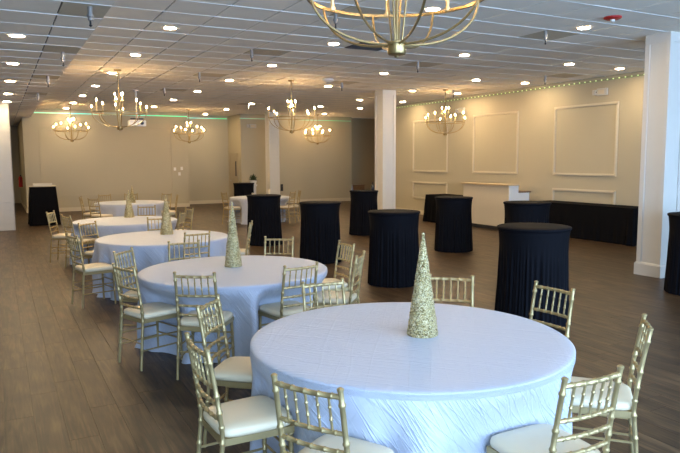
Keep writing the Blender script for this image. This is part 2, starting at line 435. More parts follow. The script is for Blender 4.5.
# picture-frame mouldings
def mould_x(name, y0, y1, z0, z1, label):
    t_ = tag(empty(name, (XR, (y0+y1)/2, 0)), label, 'moulding', kind='structure'); h = (y1-y0)/2; w_ = 0.056
    def strip(a, b, c, d):
        o = MB().box(-0.022, 0, a, b, c, d).build('moulding_strip', M['trim'], t_)
        if b-a > d-c: MB().box(-0.034, -0.022, a+0.012, b-0.012, c+0.016, d-0.016).build('bead', M['trim'], o)
        else: MB().box(-0.034, -0.022, a+0.016, b-0.016, c+0.012, d-0.012).build('bead', M['trim'], o)
    strip(-h, h, z1-w_, z1); strip(-h, h, z0, z0+w_); strip(-h, -h+w_, z0+w_, z1-w_); strip(h-w_, h, z0+w_, z1-w_)
n_ = 1
for nm, (a, b) in (('first', (15.80, 17.65)), ('second', (12.80, 14.62)), ('third', (9.73, 11.57)), ('fourth', (6.70, 8.54))):
    mould_x('trim_%d' % n_, a, b, 1.39, 3.04, {'first':'tall wall moulding frame nearest the middle column','second':'tall wall moulding frame above the white bar','third':'tall wall moulding frame above the long black table','fourth':'tall wall moulding frame hidden behind the near column'}[nm]); n_ += 1
    mould_x('trim_%d' % n_, a, b, 0.52, 1.07, {'first':'low wall moulding frame nearest the middle column','second':'low wall moulding frame behind the white bar','third':'low wall moulding frame behind the long black table','fourth':'low wall moulding frame hidden behind the near column'}[nm]); n_ += 1
t_ = tag(empty('trim_%d' % n_, (3.64, YB, 0)), 'large thin moulding frame on the back wall', 'moulding', kind='structure'); n_ += 1
for (a, b, c, d) in ((-2.32,2.32,2.96,3.02),(-2.32,2.32,0.52,0.58),(-2.32,-2.26,0.58,2.96),(2.26,2.32,0.58,2.96)):
    MB().box(a, b, -0.022, 0, c, d).build('moulding_strip', M['wall'], t_)
# soffit edge fascia
tag(MB().box(SOFX-0.004, SOFX+0.008, YF, 24.9, SOFF+0.002, CEIL+0.01).build('trim_%d' % n_, M['tile']), 'vertical edge of the lower ceiling strip', 'trim', kind='structure'); n_ += 1

# door in the side wall
d_ = tag(empty('door_1', (8.6, 25.45, 0)), 'narrow beige door in the short side wall', 'door', kind='structure')
MB().box(-0.02, 0.0, -0.42, 0.42, 0.0, 2.0).build('door_leaf', M['hdoor'], d_)
for y0, y1, z0, z1 in ((-0.50,-0.42,0,2.08),(0.42,0.50,0,2.08),(-0.42,0.42,2.0,2.08)): MB().box(-0.035, 0.0, y0, y1, z0, z1).build('door_frame', M['hdoor'], d_)
MB().box(-0.03, -0.02, -0.30, -0.18, 1.15, 1.75).build('door_window', M['dark'], d_)
MB().tube([(-0.06,0.30,0.95),(-0.06,0.36,0.95)], 0.02).build('door_handle', M['chrome'], d_)

# LED strips
led = MB().box(0.98, 6.55, YB-0.03, YB, 3.46, 3.50).build('led_strip', M['led']); tag(led, 'glowing cyan and green light strip along the panelled back wall top', 'light strip')
led2 = MB().box(6.60, 8.56, 26.17, 26.2, 3.50, 3.53).build('led_strip', M['led']); tag(led2, 'glowing green light strip on the set-back wall', 'light strip')
led3 = MB().box(8.57, 13.6, 24.585, 24.6, 3.44, 3.455).build('led_strip', M['led']); tag(led3, 'faint green light strip above the plain far back wall', 'light strip')
rope = tag(empty('rope_light', (XR, 14, 3.54)), 'string of small lights along the right wall top', 'light strip')
MB().box(-0.035, 0, -9.5, 5.3, -0.03, 0.01).build('sleeve', M['ledrope'], rope)
dot = None
for k in range(86):
    y = -8.0 + k*0.155
    if dot is None: dot = MB().lathe([(0.004,-0.012),(0.016,-0.004),(0.016,0.008),(0.004,0.016)], 6).build('small_bulb', M['leddot'], rope, loc=(-0.042, y, -0.005))
    else: inst(dot, 'small_bulb', rope, (-0.042, y, -0.005))

# ------------------------------------------------------------------ columns
def column(name, x0, y0, label):
    W = 0.41
    t_ = tag(empty(name, (x0+W/2, y0+W/2, 0)), label, 'column', kind='structure'); h = W/2
    MB().box(-h+0.018, h-0.018, -h+0.018, h-0.018, 0, CEIL).build('shaft', M['colpaint'], t_)
    # corner stiles proud of a flat recessed panel on each face
    s = 0.075
    for sx in (-1, 1):
        for sy in (-1, 1):
            a, b = sorted((sx*h, sx*(h-s))); c, d = sorted((sy*h, sy*(h-s)))
            MB().box(a, b, c, d, 0, CEIL).build('corner_stile', M['colpaint'], t_)
    for z0, z1 in ((CEIL-0.14, CEIL), ):
        MB().box(-h+0.002, h-0.002, -h+0.002, h-0.002, z0, z1).build('top_rail', M['colpaint'], t_)
    rs = [[(-q,-q,z),(q,-q,z),(q,q,z),(-q,q,z)] for q, z in ((h+0.022,0),(h+0.022,0.17),(h+0.012,0.19),(h+0.001,0.20))]
    MB().loft(rs).build('plinth', M['colpaint'], t_)
column('column_1', 8.70, 6.16, 'white square panelled column nearest the camera')
column('column_2', 9.03, 14.59, 'white square panelled column in the middle of the hall')
column('column_3', 9.17, 23.0, 'white square panelled column by the back wall')

# ------------------------------------------------------------------ ceiling fittings
ORD = ['first','second','third','fourth','fifth','sixth','seventh','eighth','ninth']
rows = [('soffit', 0.29, [8.77,11.24,13.70,16.23,18.35], SOFF, 'over the left side aisle'),
        ('a', 2.20, [9.11,11.65,14.22,16.82,19.45,21.95,24.3], CEIL, 'that runs above the white round tables'),
        ('b', 4.78, [6.58,9.19,11.78,14.38,17.0,19.7,22.4], CEIL, 'that starts inside the near chandelier hoop'),
        ('c', 7.36, [6.55,9.17,11.84,14.46,19.93,22.52,25.18], CEIL, 'just left of the column line'),
        ('d', 9.90, [9.14,11.90,14.49,17.34,20.05], CEIL, 'just right of the column line'),
        ('e', 11.45, [9.13,11.85,14.51,17.34,20.17,23.11], CEIL, 'closest to the right wall')]
lp = None
for nm, x, ys, z, ph in rows:
    for k, y in enumerate(ys):
        xx = x + (0.0 if nm != 'e' else (k-2.5)*0.05)
        if lp is None:
            lp = empty('recessed_light'); tr = MB().lathe([(0.078,0.0),(0.078,-0.004),(0.098,-0.006),(0.104,-0.001),(0.104,0.0)], 24).build('trim_ring', M['white'], lp)
            MB().lathe([(0.078,0.0),(0.074,-0.008),(0.03,-0.010)], 16).build('lens', M['lens'], lp); o = lp
        else: o = copy_tree(lp)
        o.location = (xx, y, z-0.004)
        tag(o, '%s downlight from the front in the row %s' % (ORD[k], ph), 'ceiling light', 'recessed downlights')
for k, y in enumerate((22.0, 27.0)):  # two unseen downlights added to brighten the dark hallway
    o = copy_tree(lp); o.location = (-0.7, y, SOFF-0.004); tag(o, '%s added hallway fill light, unseen behind the white shiplap wall' % ('nearer', 'farther')[k], 'ceiling light', 'recessed downlights')
spp = None
slab = {0: 'ceiling bay above the round tables', 1: 'ceiling bay between near column and tables', 2: 'ceiling bay by the right wall', 3: 'low side-aisle ceiling'}
cnt = {}
for (x, y, s) in SPR:
    bay = 3 if s else (0 if x < 5 else 1 if x < 9 else 2)
    z = SOFF if s else CEIL
    if spp is None:
        spp = empty('ceiling_sprinkler')
        MB().tube([(0,0,0.0),(0,0,-0.14)], 0.045, 12).build('drop_pipe', M['chrome'], spp)
        MB().lathe([(0.060,-0.14),(0.060,-0.18),(0.045,-0.19),(0.045,-0.235),(0.02,-0.245)], 12).build('collar', M['chrome'], spp)
        MB().lathe([(0.018,-0.24),(0.018,-0.31),(0.030,-0.315),(0.030,-0.322),(0.006,-0.35)], 8).build('nozzle', M['blackplastic'], spp)
        o = spp
    else: o = copy_tree(spp)
    o.location = (x, y, z); o.scale = (0.56, 0.56, 0.56)
    k = cnt.get(bay, 0); cnt[bay] = k+1
    tag(o, '%s hanging metal sprinkler from the front in the %s' % (ORD[k], slab[bay]), 'sprinkler', 'hanging sprinklers')
    if s:
        yc = 7.36 + 0.64*math.floor((y-7.36)/0.64); pl = MB().box(0.632, SOFX-0.006, yc+0.01, yc+0.63, SOFF-0.002, SOFF+0.0115).build('tan_tile', M['tan'], so)
    else:
        i, j = cell(x+0.12, y+0.05)
        pl = MB().box(X0+i*TX+tg/2, X0+(i+1)*TX-tg/2, Y0+j*TY+tg/2, Y0+(j+1)*TY-tg/2, CEIL-0.002, CEIL+0.0125).build('tan_tile', M['tan'], ce)
i, j = cell(5.27, 9.11)
v = tag(empty('ceiling_vent', (X0+(i+0.5)*TX, Y0+(j+0.5)*TY, CEIL)), 'dark square air vent in the ceiling behind the near chandelier hub', 'vent')
MB().box(-0.31, 0.31, -0.31, 0.31, 0.004, 0.0115).build('backing', M['dark'], v)
for q in range(7): MB().box(-0.30, 0.30, -0.29+q*0.085, -0.25+q*0.085, -0.008, 0.003).build('louvre', M['dark'], v)
for a in ((-0.315,0.315,-0.315,-0.295),(-0.315,0.315,0.295,0.315),(-0.315,-0.295,-0.295,0.295),(0.295,0.315,-0.295,0.295)): MB().box(*a, -0.010, 0.004).build('vent_frame', M['grid'], v)
sd = tag(empty('smoke_detector', (6.73,13.24,CEIL)), 'white round smoke detector on the ceiling left of the middle column', 'smoke detector')
smart(MB().lathe([(0.13,0),(0.13,-0.03),(0.11,-0.05),(0.05,-0.07)], 20).build('housing', M['white'], sd)); MB().lathe([(0.035,-0.068),(0.03,-0.085)], 12).build('sensor', M['greyplastic'], sd)
fa = tag(empty('fire_alarm', (7.15,5.9,CEIL)), 'red round fire alarm strobe on the ceiling near the column', 'fire alarm')
smart(MB().lathe([(0.11,0),(0.11,-0.02),(0.08,-0.035)], 20).build('base_plate', M['red'], fa)); MB().lathe([(0.03,-0.03),(0.03,-0.055),(0.02,-0.065)], 10).build('strobe_lens', M['white'], fa)

# projector
pj = tag(empty('projector', (3.28,17.5,CEIL)), 'white projector hanging from the ceiling behind the left chandelier', 'projector')
MB().tube([(0,0,0),(0,0,-0.72)], 0.022, 10).build('pole', M['white'], pj); MB().lathe([(0.08,0),(0.08,-0.02)], 12).build('ceiling_plate', M['white'], pj)
MB().box(-0.16,0.16,-0.08,0.08,-0.75,-0.72).build('bracket', M['blackplastic'], pj)
MB().cbox(-0.21,0.21,-0.15,0.15,-0.92,-0.77,0.02).build('body', M['white'], pj); MB().tube([(0.1,-0.15,-0.85),(0.1,-0.18,-0.85)], 0.045, 12).build('lens', M['blackplastic'], pj)

# emergency lights / exit signs
def exitbox(loc, rz, label):
    t_ = empty('emergency_light', loc, rz, label=label, cat='emergency light', group='emergency light units'); t_.scale = (0.75, 0.75, 0.75)
    MB().cbox(-0.19, 0.19, -0.07, 0, -0.10, 0.10, 0.012).build('housing', M['greyplastic'], t_)
    MB().box(-0.12, 0.10, -0.076, -0.07, -0.06, 0.06).build('face_panel', M['tan'], t_)
    MB().cbox(-0.33, -0.22, -0.09, -0.01, -0.075, 0.075, 0.01).build('lamp_head', M['greyplastic'], t_)
    MB().box(-0.22, -0.19, -0.05, -0.02, -0.02, 0.02).build('lamp_arm', M['blackplastic'], t_)
exitbox((XR, 10.17, 3.28), math.radians(-90), 'grey emergency light high on the right wall above the third moulding')
exitbox((XR, 15.14, 3.21), math.radians(-90), 'grey emergency light high on the right wall beside the right chandelier')
exitbox((9.10, 24.6, 3.15), 0, 'grey emergency light high on the far back wall')

for k, (x, z) in enumerate(((6.02,1.47),(6.19,1.28),(6.28,1.49))):
    t_ = empty('switch_plate', (x, YB, z), label='%s small white plate on the back wall end' % ('left upper','lowest','right upper')[k], cat='switch plate', group='white wall plates')
    MB().cbox(-0.045,0.045,-0.012,0,-0.06,0.06,0.004).build('plate', M['white'], t_); MB().box(-0.012,0.012,-0.02,-0.012,-0.02,0.02).build('toggle', M['white'], t_)
bb = tag(empty('wall_box', (10.32, 24.6, 0.66)), 'small black box on the back wall right of the far column', 'wall box')
MB().cbox(-0.05,0.05,-0.06,0,-0.14,0.14,0.01).build('body', M['blackplastic'], bb); MB().box(-0.03,0.03,-0.066,-0.06,0.02,0.10).build('face', M['dark'], bb)
fe = tag(empty('fire_extinguisher', (0.76, 28.0, 0.80)), 'red fire extinguisher hanging on the hallway wall', 'fire extinguisher')
smart(MB().lathe([(0.07,0),(0.075,0.02),(0.075,0.34),(0.05,0.40),(0.025,0.42)], 16).build('cylinder_body', M['red'], fe))
MB().box(-0.02,0.02,-0.09,0.03,0.42,0.47).build('valve_handle', M['blackplastic'], fe); MB().tube([(0,-0.03,0.44),(0,-0.11,0.40),(0,-0.10,0.15)], 0.012, 6).build('hose', M['blackplastic'], fe)
MB().box(-0.076,-0.07,-0.04,0.04,0.12,0.28).build('paper_label', M['white'], fe)

# ------------------------------------------------------------------ chandeliers
def make_chandelier():
    t_ = empty('chandelier')
    smart(MB().lathe([(0.075,0),(0.075,-0.015),(0.06,-0.025),(0.015,-0.03)], 20).build('canopy', M['chgold'], t_))
    MB().tube([(0,0,-0.03),(0,0,-1.17)], 0.010, 8).build('stem', M['chgold'], t_)
    RZ, R, HZ = -0.86, 0.53, -1.16
    n = 48
    rs = []
    for k in range(n):
        a = 2*math.pi*k/n; c, s = math.cos(a), math.sin(a)
        rs.append([((R-0.008)*c,(R-0.008)*s,RZ-0.009),((R+0.008)*c,(R+0.008)*s,RZ-0.009),((R+0.008)*c,(R+0.008)*s,RZ+0.009),((R-0.008)*c,(R-0.008)*s,RZ+0.009)])
    MB().loft(rs+[rs[0]], cap=False).build('hoop', M['chgold'], t_)
    smart(MB().lathe([(0.012,HZ-0.055),(0.016,HZ-0.045),(0.050,HZ-0.038),(0.055,HZ-0.03),(0.055,HZ+0.02),(0.060,HZ+0.025),(0.060,HZ+0.035),(0.02,HZ+0.045)], 20).build('hub', M['chgold'], t_))
    for k in range(8):
        a = 2*math.pi*(k+0.5)/8; c, s = math.cos(a), math.sin(a)
        pts = []
        for q in range(13):
            u = q/12*math.pi/2
            rr = 0.05 + (R-0.05-0.01)*math.sin(u)**0.9; zz = HZ+0.02 + (RZ-HZ-0.02)*(1-math.cos(u))
            pts.append((rr*c, rr*s, zz))
        MB().tube(pts, 0.0075, 6).build('curved_rib', M['chgold'], t_)
    def candle(x, y, z0, z1):
        h = MB().lathe([(0.022,z0-0.02),(0.024,z0),(0.012,z0+0.004),(0.012,z1)], 8, x, y).build('candle_sleeve', M['candle'], t_)
        MB().lathe([(0.008,z1),(0.0105,z1+0.018),(0.009,z1+0.034),(0.003,z1+0.048)], 6, x, y).build('bulb', M['bulb'], h)
    for k in range(8):
        a = 2*math.pi*k/8 + 0.2; hgt = 0.085 if k % 2 else 0.185
        candle(R*math.cos(a), R*math.sin(a), RZ+0.02, RZ+0.02+hgt)
    for k in range(4):
        a = 2*math.pi*k/4 + 0.5; c, s = math.cos(a), math.sin(a)
        z1 = RZ + (0.36 if k != 2 else 0.26)
        MB().tube([(0.03*c,0.03*s,HZ+0.03),(0.09*c,0.09*s,z1-0.10)], 0.006, 6).build('inner_rod', M['chgold'], t_)
        candle(0.09*c, 0.09*s, z1-0.10, z1)
    return t_
ch0 = make_chandelier(); firstc = True
for (x, y, lab, rz) in ((2.14,3.30,'large gold hoop chandelier cut off by the top edge, over the nearest table',0.13),
        (2.23,13.69,'gold candle chandelier hanging left of the white projector',0.3), (2.16,22.52,'gold candle chandelier hanging farthest left before the back wall',0.7),
        (6.16,23.19,'gold candle chandelier hanging before the set-back wall',0.1), (6.07,13.80,'gold candle chandelier hanging in front of the far column',0.9),
        (11.57,23.71,'small-looking gold chandelier between far column and middle column',0.5), (10.54,13.89,'gold candle chandelier hanging in front of the right wall',0.2)):
    o = ch0 if firstc else copy_tree(ch0); firstc = False
    o.location = (x, y, CEIL-0.002); o.rotation_euler = (0,0,rz)
    tag(o, lab, 'chandelier', 'gold chandeliers')

# ------------------------------------------------------------------ chiavari chairs
def ringed(pts_fn, n, bumps, r0, r1, hgt=0.0038, wid=0.012):
    """points + radii along pts_fn(u) with small bamboo rings at parameters bumps"""
    us = [i/n for i in range(n+1)]
    for b in bumps: us += [b-wid, b-wid*0.4, b+wid*0.4, b+wid]
    us = sorted(u for u in set(us) if 0 <= u <= 1)
    pts, rad = [], []
    for u in us:
        r = r0 + (r1-r0)*u
        if any(abs(u-b) <= wid*0.45 for b in bumps): r += hgt
        pts.append(pts_fn(u)); rad.append(r)
    return pts, rad
CH_TOP = 0.895
def make_chair():
    t_ = empty('chiavari_chair')
    g = M['gold']
    def post(sx):
        def f(u):
            z = u*(CH_TOP-0.0)
            if z < 0.45: k = z/0.45; return (sx*(0.178-0.010*k), -0.225+0.040*k, z)
            k = (z-0.45)/(CH_TOP-0.45); return (sx*(0.168-0.004*k), -0.185-0.065*k**1.3, z)
        p, r = ringed(f, 14, (0.20, 0.33, 0.47, 0.56, 0.645, 0.74, 0.93), 0.0125, 0.0122)
        b = MB().tube(p, r, 8); e = f(1.0)
        b.lathe([(0.0135,CH_TOP-0.002),(0.0150,CH_TOP+0.003),(0.0150,CH_TOP+0.009),(0.008,CH_TOP+0.014)], 8, e[0], e[1])
        smart(b.build('back_post', g, t_), 50)
    def leg(sx):
        f = lambda u: (sx*(0.185-0.010*u), 0.185-0.010*u, 0.44*u)
        p, r = ringed(f, 6, (0.38, 0.66, 0.9), 0.0115, 0.0145)
        smart(MB().tube(p, r, 8).build('leg', g, t_), 50)
    for s in (-1, 1): post(s); leg(s)
    def yb(z): return -0.185-0.065*(max(z-0.45,0)/(CH_TOP-0.45))**1.3
    def rail(z, nm, r=0.0105, bow=0.016, bumps=(0.12,0.3,0.5,0.7,0.88)):
        f = lambda u: (-0.164+0.328*u, yb(z)-bow*math.sin(math.pi*u), z)
        p, q = ringed(f, 10, bumps, r, r, 0.0028, 0.014)
        smart(MB().tube(p, q, 7).build(nm, g, t_), 50)
    rail(0.868, 'top_rail', 0.0120); rail(0.705, 'back_rail'); rail(0.620, 'back_rail'); rail(0.540, 'back_rail')
    for k in range(5):
        u = (k+1)/6; x = -0.164+0.328*u
        f = lambda v: (x, (yb(0.705+0.163*v))-0.016*math.sin(math.pi*u), 0.705+0.163*v)
        p, r = ringed(f, 4, (0.34, 0.68), 0.0063, 0.0063, 0.0026, 0.03)
        smart(MB().tube(p, r, 6).build('spindle', g, t_), 50)
    # seat rails
    fr = MB()
    A = [(-0.172,-0.19),(0.172,-0.19),(0.195,0.19),(-0.195,0.19)]
    def ring(ins, z): return [(x*(1-ins), y*(1-ins), z) for x, y in A]
    MB().loft([ring(0.0,0.405), ring(0.0,0.440)]).build('seat_frame', g, t_)
    # cushion, rounded
    rs = []
    for ins, z in ((0.03,0.440),(-0.02,0.448),(-0.035,0.462),(-0.015,0.478),(0.06,0.488),(0.35,0.494)):
        pts = []
        for k in range(28):
            a = 2*math.pi*k/28; c, s = math.cos(a), math.sin(a)
            e = 0.36
            x = math.copysign(abs(c)**e, c); y = math.copysign(abs(s)**e, s)
            wy = 0.178 + 0.020*((y+1)/2)
            pts.append((x*wy*(1-ins), y*0.195*(1-ins)+0.008, z))
        rs.append(pts)
    MB().loft(rs).build('seat', M['seat'], t_, smooth=True)
    for z in (0.17, 0.27):
        for s in (-1, 1):
            k = z/0.45
            MB().tube([(s*(0.178-0.010*k), -0.225+0.040*k, z),(s*(0.185-0.010*k), 0.185-0.010*k, z)], 0.0075, 6).build('side_stretcher', g, t_)
    for z in (0.20, 0.30):
        k = z/0.45
        MB().tube([(-0.183+0.010*k, 0.185-0.010*k, z),(0.183-0.010*k, 0.185-0.010*k, z)], 0.0075, 6).build('front_stretcher', g, t_)
    k = 0.23/0.45
    MB().tube([(-0.176+0.010*k, -0.225+0.040*k, 0.23),(0.176-0.010*k, -0.225+0.040*k, 0.23)], 0.0075, 6).build('rear_stretcher', g, t_)
    return t_

TABLES = {1:(2.157,3.181,0.957,'nearest white round table'), 2:(2.02,6.05,0.922,'second white round table'), 3:(2.015,9.13,0.905,'third white round table'),
          4:(2.00,12.07,0.905,'fourth white round table'), 5:(3.00,17.25,0.895,'fifth white round table by the back wall'), 6:(6.72,17.62,0.885,'white round table behind the black cocktail tables')}
CHAIRS = [  # table, back-top x, y, facing angle (deg), label
 (1,1.06,2.30,30,'gold chair at the nearest table, its back to the camera, cut by the bottom edge'),
 (1,0.83,3.10,2,'gold chair in side view left of the nearest table, its ivory seat fully shown'),
 (1,1.15,3.99,-39,'gold chair left of the nearest table, between it and the second table'),
 (1,2.10,4.24,-90,'gold chair across the nearest table, left of the glitter cone'),
 (1,3.07,3.95,-133,'gold chair across the nearest table, just right of the glitter cone'),
 (1,3.45,3.26,-177,'gold chair across the nearest table in front of a black cocktail table'),
 (1,3.12,2.27,132,'gold chair in narrow side view at the right of the nearest table'),
 (1,2.17,1.82,89,'gold chair at lower right of the nearest table, turned from the camera'),
 (2,1.35,5.05,56,'gold chair in front of the second table, its back to the camera, left one'),
 (2,0.91,5.70,21,'gold chair at the left end of the second table with four legs shown'),
 (2,1.08,6.74,-40,'gold chair at the far left of the second table, beside the third table cloth'),
 (2,2.27,5.00,98,'gold chair in front of the second table at its right, beside the nearest cloth'),
 (2,2.87,6.94,-126,'gold chair across the second table, right of its glitter cone'),
 (2,3.03,5.30,138,'nearer of two slim side-view gold chairs right of the second table'),
 (2,3.32,6.11,-180,'farther of two slim side-view gold chairs right of the second table'),
 (2,1.80,7.14,-96,'gold chair across the second table, left of its glitter cone'),
 (3,2.18,7.95,97,'gold chair in front of the third table, its back to the camera'),
 (3,0.76,8.47,14,'gold chair at the left end of the third table, legs on open floor'),
 (3,1.12,10.07,-51,'gold chair at the far left of the third table'),
 (3,3.22,8.84,155,'gold chair at the right of the third table before a black cocktail table'),
 (3,2.22,10.38,-93,'gold chair across the third table behind its glitter cone'),
 (4,0.79,12.60,-25,'gold chair at the left end of the fourth table near the black stand'),
 (4,0.96,11.55,18,'gold chair in front of the fourth table at its left'),
 (4,2.60,13.20,-108,'gold chair across the fourth table'),
 (4,3.18,12.11,-170,'gold chair at the right end of the fourth table seen from the front'),
 (4,2.85,11.30,150,'gold chair in front of the fourth table at its right, side view'),
 (5,1.80,17.35,-14,'gold chair at the left end of the fifth table, side view'),
 (5,1.98,16.40,35,'gold chair in front of the fifth table at its left'),
 (5,2.50,18.25,-72,'gold chair across the fifth table at its left'),
 (5,3.20,18.30,-103,'gold chair across the fifth table in the middle'),
 (5,4.05,17.75,-146,'gold chair across the fifth table at its right'),
 (5,4.12,16.85,170,'gold chair at the right end of the fifth table'),
 (6,5.55,17.40,8,'gold chair left of the round table behind the cocktail tables'),
 (6,7.38,16.75,130,'gold chair in front of the far round table at its right'),
 (6,7.82,17.25,165,'gold chair at the right end of the far round table')]
chair0 = make_chair(); first = True; around = {k: [] for k in TABLES}
for t_, x, y, a, lab in CHAIRS:
    o = chair0 if first else copy_tree(chair0); first = False
    ar = math.radians(a); ox, oy = x+0.25*math.cos(ar), y+0.25*math.sin(ar)
    o.location = (ox, oy, 0); o.rotation_euler = (0,0,ar-math.pi/2)
    tag(o, lab, 'chair', 'gold chiavari chairs with ivory seats')
    tx, ty = TABLES[t_][:2]
    # front edge of the seat pushes the cloth in
    fx, fy = ox+0.205*math.cos(ar)-tx, oy+0.205*math.sin(ar)-ty
    around[t_].append((fx, fy, ar))

# ------------------------------------------------------------------ round tables
def sstep(a, b, x):
    t = max(0.0, min(1.0, (x-a)/(b-a))); return t*t*(3-2*t)
def make_cloth(R, zt, inds, seed, nth=200, nz=22):
    rs = random.Random(seed)
    comps = [(n, rs.uniform(0, 6.28), am) for n, am in ((9,0.5),(13,0.8),(17,1.0),(22,0.6),(29,0.35))]
    v, f, uv = [], [], []
    top = [(0.25,0),(0.5,0),(0.72,0),(0.88,0),(0.965,0),(0.988,-0.003),(1.0,-0.010)]
    v.append((0,0,zt)); uv.append((0,0))
    for q, dz in top:
        for k in range(nth):
            a = 2*math.pi*k/nth; v.append((R*q*math.cos(a), R*q*math.sin(a), zt+dz)); uv.append((R*q*math.cos(a), R*q*math.sin(a)))
    for j in range(1, nz+1):
        t = j/nz; z = (zt-0.010)*(1-t)+0.004*t
        for k in range(nth):
            a = 2*math.pi*k/nth; s = sum(am*math.sin(n*a+ph) for n, ph, am in comps)/1.9
            s = math.copysign(abs(s)**0.8, s)
            r = R + 0.006*min(1, t*12) + 0.012*t**1.1 + 0.058*s*sstep(0.0, 0.5, t) + 0.010*math.sin(5*a+seed+4*t)*t
            if t > 0.93: r += 0.03*(t-0.93)/0.07*(0.5+0.5*math.sin(23*a+seed))
            for fx, fy, ar in inds:
                # plane in front of the chair seat: keep the cloth on the table side
                px, py = r*math.cos(a), r*math.sin(a)
                lat = -(px-fx)*math.sin(ar) + (py-fy)*math.cos(ar); dep = (px-fx)*math.cos(ar) + (py-fy)*math.sin(ar)
                if dep < 0.02 and px*fx+py*fy > 0:
                    wgt = sstep(0.40, 0.20, abs(lat))*sstep(0.71, 0.50, z)
                    push = (0.02-dep)*wgt
                    px += push*math.cos(ar); py += push*math.sin(ar); r = math.hypot(px, py)
            v.append((r*math.cos(a), r*math.sin(a), z)); uv.append((a*R, z))
    for k in range(nth): f.append((0, 1+k, 1+(k+1) % nth))
    for j in range(len(top)+nz-1):
        for k in range(nth):
            k2 = (k+1) % nth; b = 1+j*nth
            f.append((b+k, b+nth+k, b+nth+k2, b+k2))
    me = bpy.data.meshes.new('tablecloth'); me.from_pydata(v, [], f); me.update()
    me.polygons.foreach_set('use_smooth', [True]*len(me.polygons))
    ul = me.uv_layers.new(name='uv')
    flat = []
    for l in me.loops: flat += uv[l.vertex_index]
    ul.data.foreach_set('uv', flat)
    me.materials.append(M['cloth'])
    return me
TL = {1:'nearest and largest white round table, cone of champagne glitter on top', 2:'second white round table from the front, in floor-length satin cloth',
      3:'third white round table from the front in the left line', 4:'fourth white round table from the front in the left line',
      5:'white round table farthest back, near the panelled back wall', 6:'white round table partly hidden behind black cocktail tables'}
for k, (x, y, R, _) in TABLES.items():
    t_ = empty('round_table', (x, y, 0), label=TL[k], cat='table', group='round tables in white cloths')
    hi = k <= 3
    o = bpy.data.objects.new('tablecloth', make_cloth(R, 0.728, around[k], k*1.7, 240 if hi else 120, 24 if hi else 14)); COL.objects.link(o); o.parent = t_
    MB().lathe([(R-0.03,0.688),(R-0.015,0.693),(R-0.015,0.713),(R-0.03,0.719)], 40).build('tabletop', M['wood'], t_)
    for q in range(4):
        a = math.pi/4+q*math.pi/2; MB().tube([(0.32*math.cos(a),0.32*math.sin(a),0),(0.25*math.cos(a),0.25*math.sin(a),0.69)], 0.016, 6).build('leg', M['greyplastic'], t_)

# glitter cones
def make_cone(h, r, seed):
    rs = random.Random(seed); n, m_ = 44, 64
    b = MB(); rings = []
    for j in range(m_+1):
        u = j/m_; rr = r*(1-u)**0.96 + 0.006
        if j == 0: rings.append([(rr*0.98*math.cos(2*math.pi*k/n), rr*0.98*math.sin(2*math.pi*k/n), 0) for k in range(n)]); continue
        rings.append([((rr+rs.uniform(-0.004,0.005)*min(1,rr/0.03))*math.cos(2*math.pi*(k+(j%2)*0.5)/n), (rr+rs.uniform(-0.004,0.005)*min(1,rr/0.03))*math.sin(2*math.pi*(k+(j%2)*0.5)/n), h*u) for k in range(n)])
    b.loft(rings); return b
CONES = [(1,2.25,3.17,0.61,0.090,'tallest-looking champagne glitter cone, on the nearest table'),(2,2.06,6.20,0.635,0.081,'champagne glitter cone on the second round table'),
         (3,2.13,9.42,0.57,0.088,'champagne glitter cone on the third round table'),(4,2.16,12.62,0.50,0.090,'champagne glitter cone on the fourth round table'),
         (5,3.00,17.0,0.42,0.080,'glitter cone tip behind the cone of the fourth table')]
for k, x, y, h, r, lab in CONES:
    t_ = empty('glitter_cone_tree', (x, y, 0.729), label=lab, cat='cone decoration', group='glitter cone centrepieces')
    make_cone(h, r, k).build('cone_body', M['glitter'], t_)
    MB().lathe([(0.003,h-0.005),(0.009,h+0.004),(0.009,h+0.012),(0.003,h+0.02)], 8).build('tip_bead', M['glitter'], t_)

# ------------------------------------------------------------------ cocktail tables
def cocktail_meshes():
    R, Z = 0.40, 1.056
    cap = MB(); n = 96
    cap.lathe([(R-0.025,Z-0.045),(R-0.006,Z-0.032),(R,Z-0.018),(R-0.002,Z-0.006),(R-0.012,Z),(R*0.5,Z+0.001),(0.02,Z+0.001)], 64)
    rs = random.Random(5); nt = 288; rows_ = []
    ph = [rs.uniform(0.6,1.4) for _ in range(48)]
    off = [rs.uniform(-0.5,0.5) for _ in range(48)]
    for j in range(21):
        t = j/20; z = (Z-0.040)*(1-t)+0.004*t
        base = 0.362 + 0.022*(1-t)**6 - 0.010*math.sin(math.pi*min(1,t*1.2))*0.4 + 0.034*t**1.6
        pts = []
        for k in range(nt):
            a = 2*math.pi*k/nt; u = a/(2*math.pi)*48; i = int(u) % 48; fr = u-int(u)
            am = ph[i]*(1-fr)+ph[(i+1)%48]*fr
            g = math.cos(2*math.pi*u + 3.0*math.sin(3*a)+2.0*math.sin(7*a) + off[i]*0.0)
            pl = 0.009*am*g*sstep(0.10, 0.45, t) + 0.008*math.sin(5*a+1)*t + 0.006*math.sin(31*a+2*math.sin(4*a))*sstep(0.08, 0.5, t)
            r = base + pl
            pts.append((r*math.cos(a), r*math.sin(a), z))
        rows_.append(pts)
    sk = MB(); sk.loft(rows_, cap=False)
    return cap, sk
capm, skm = cocktail_meshes()
ct0 = None
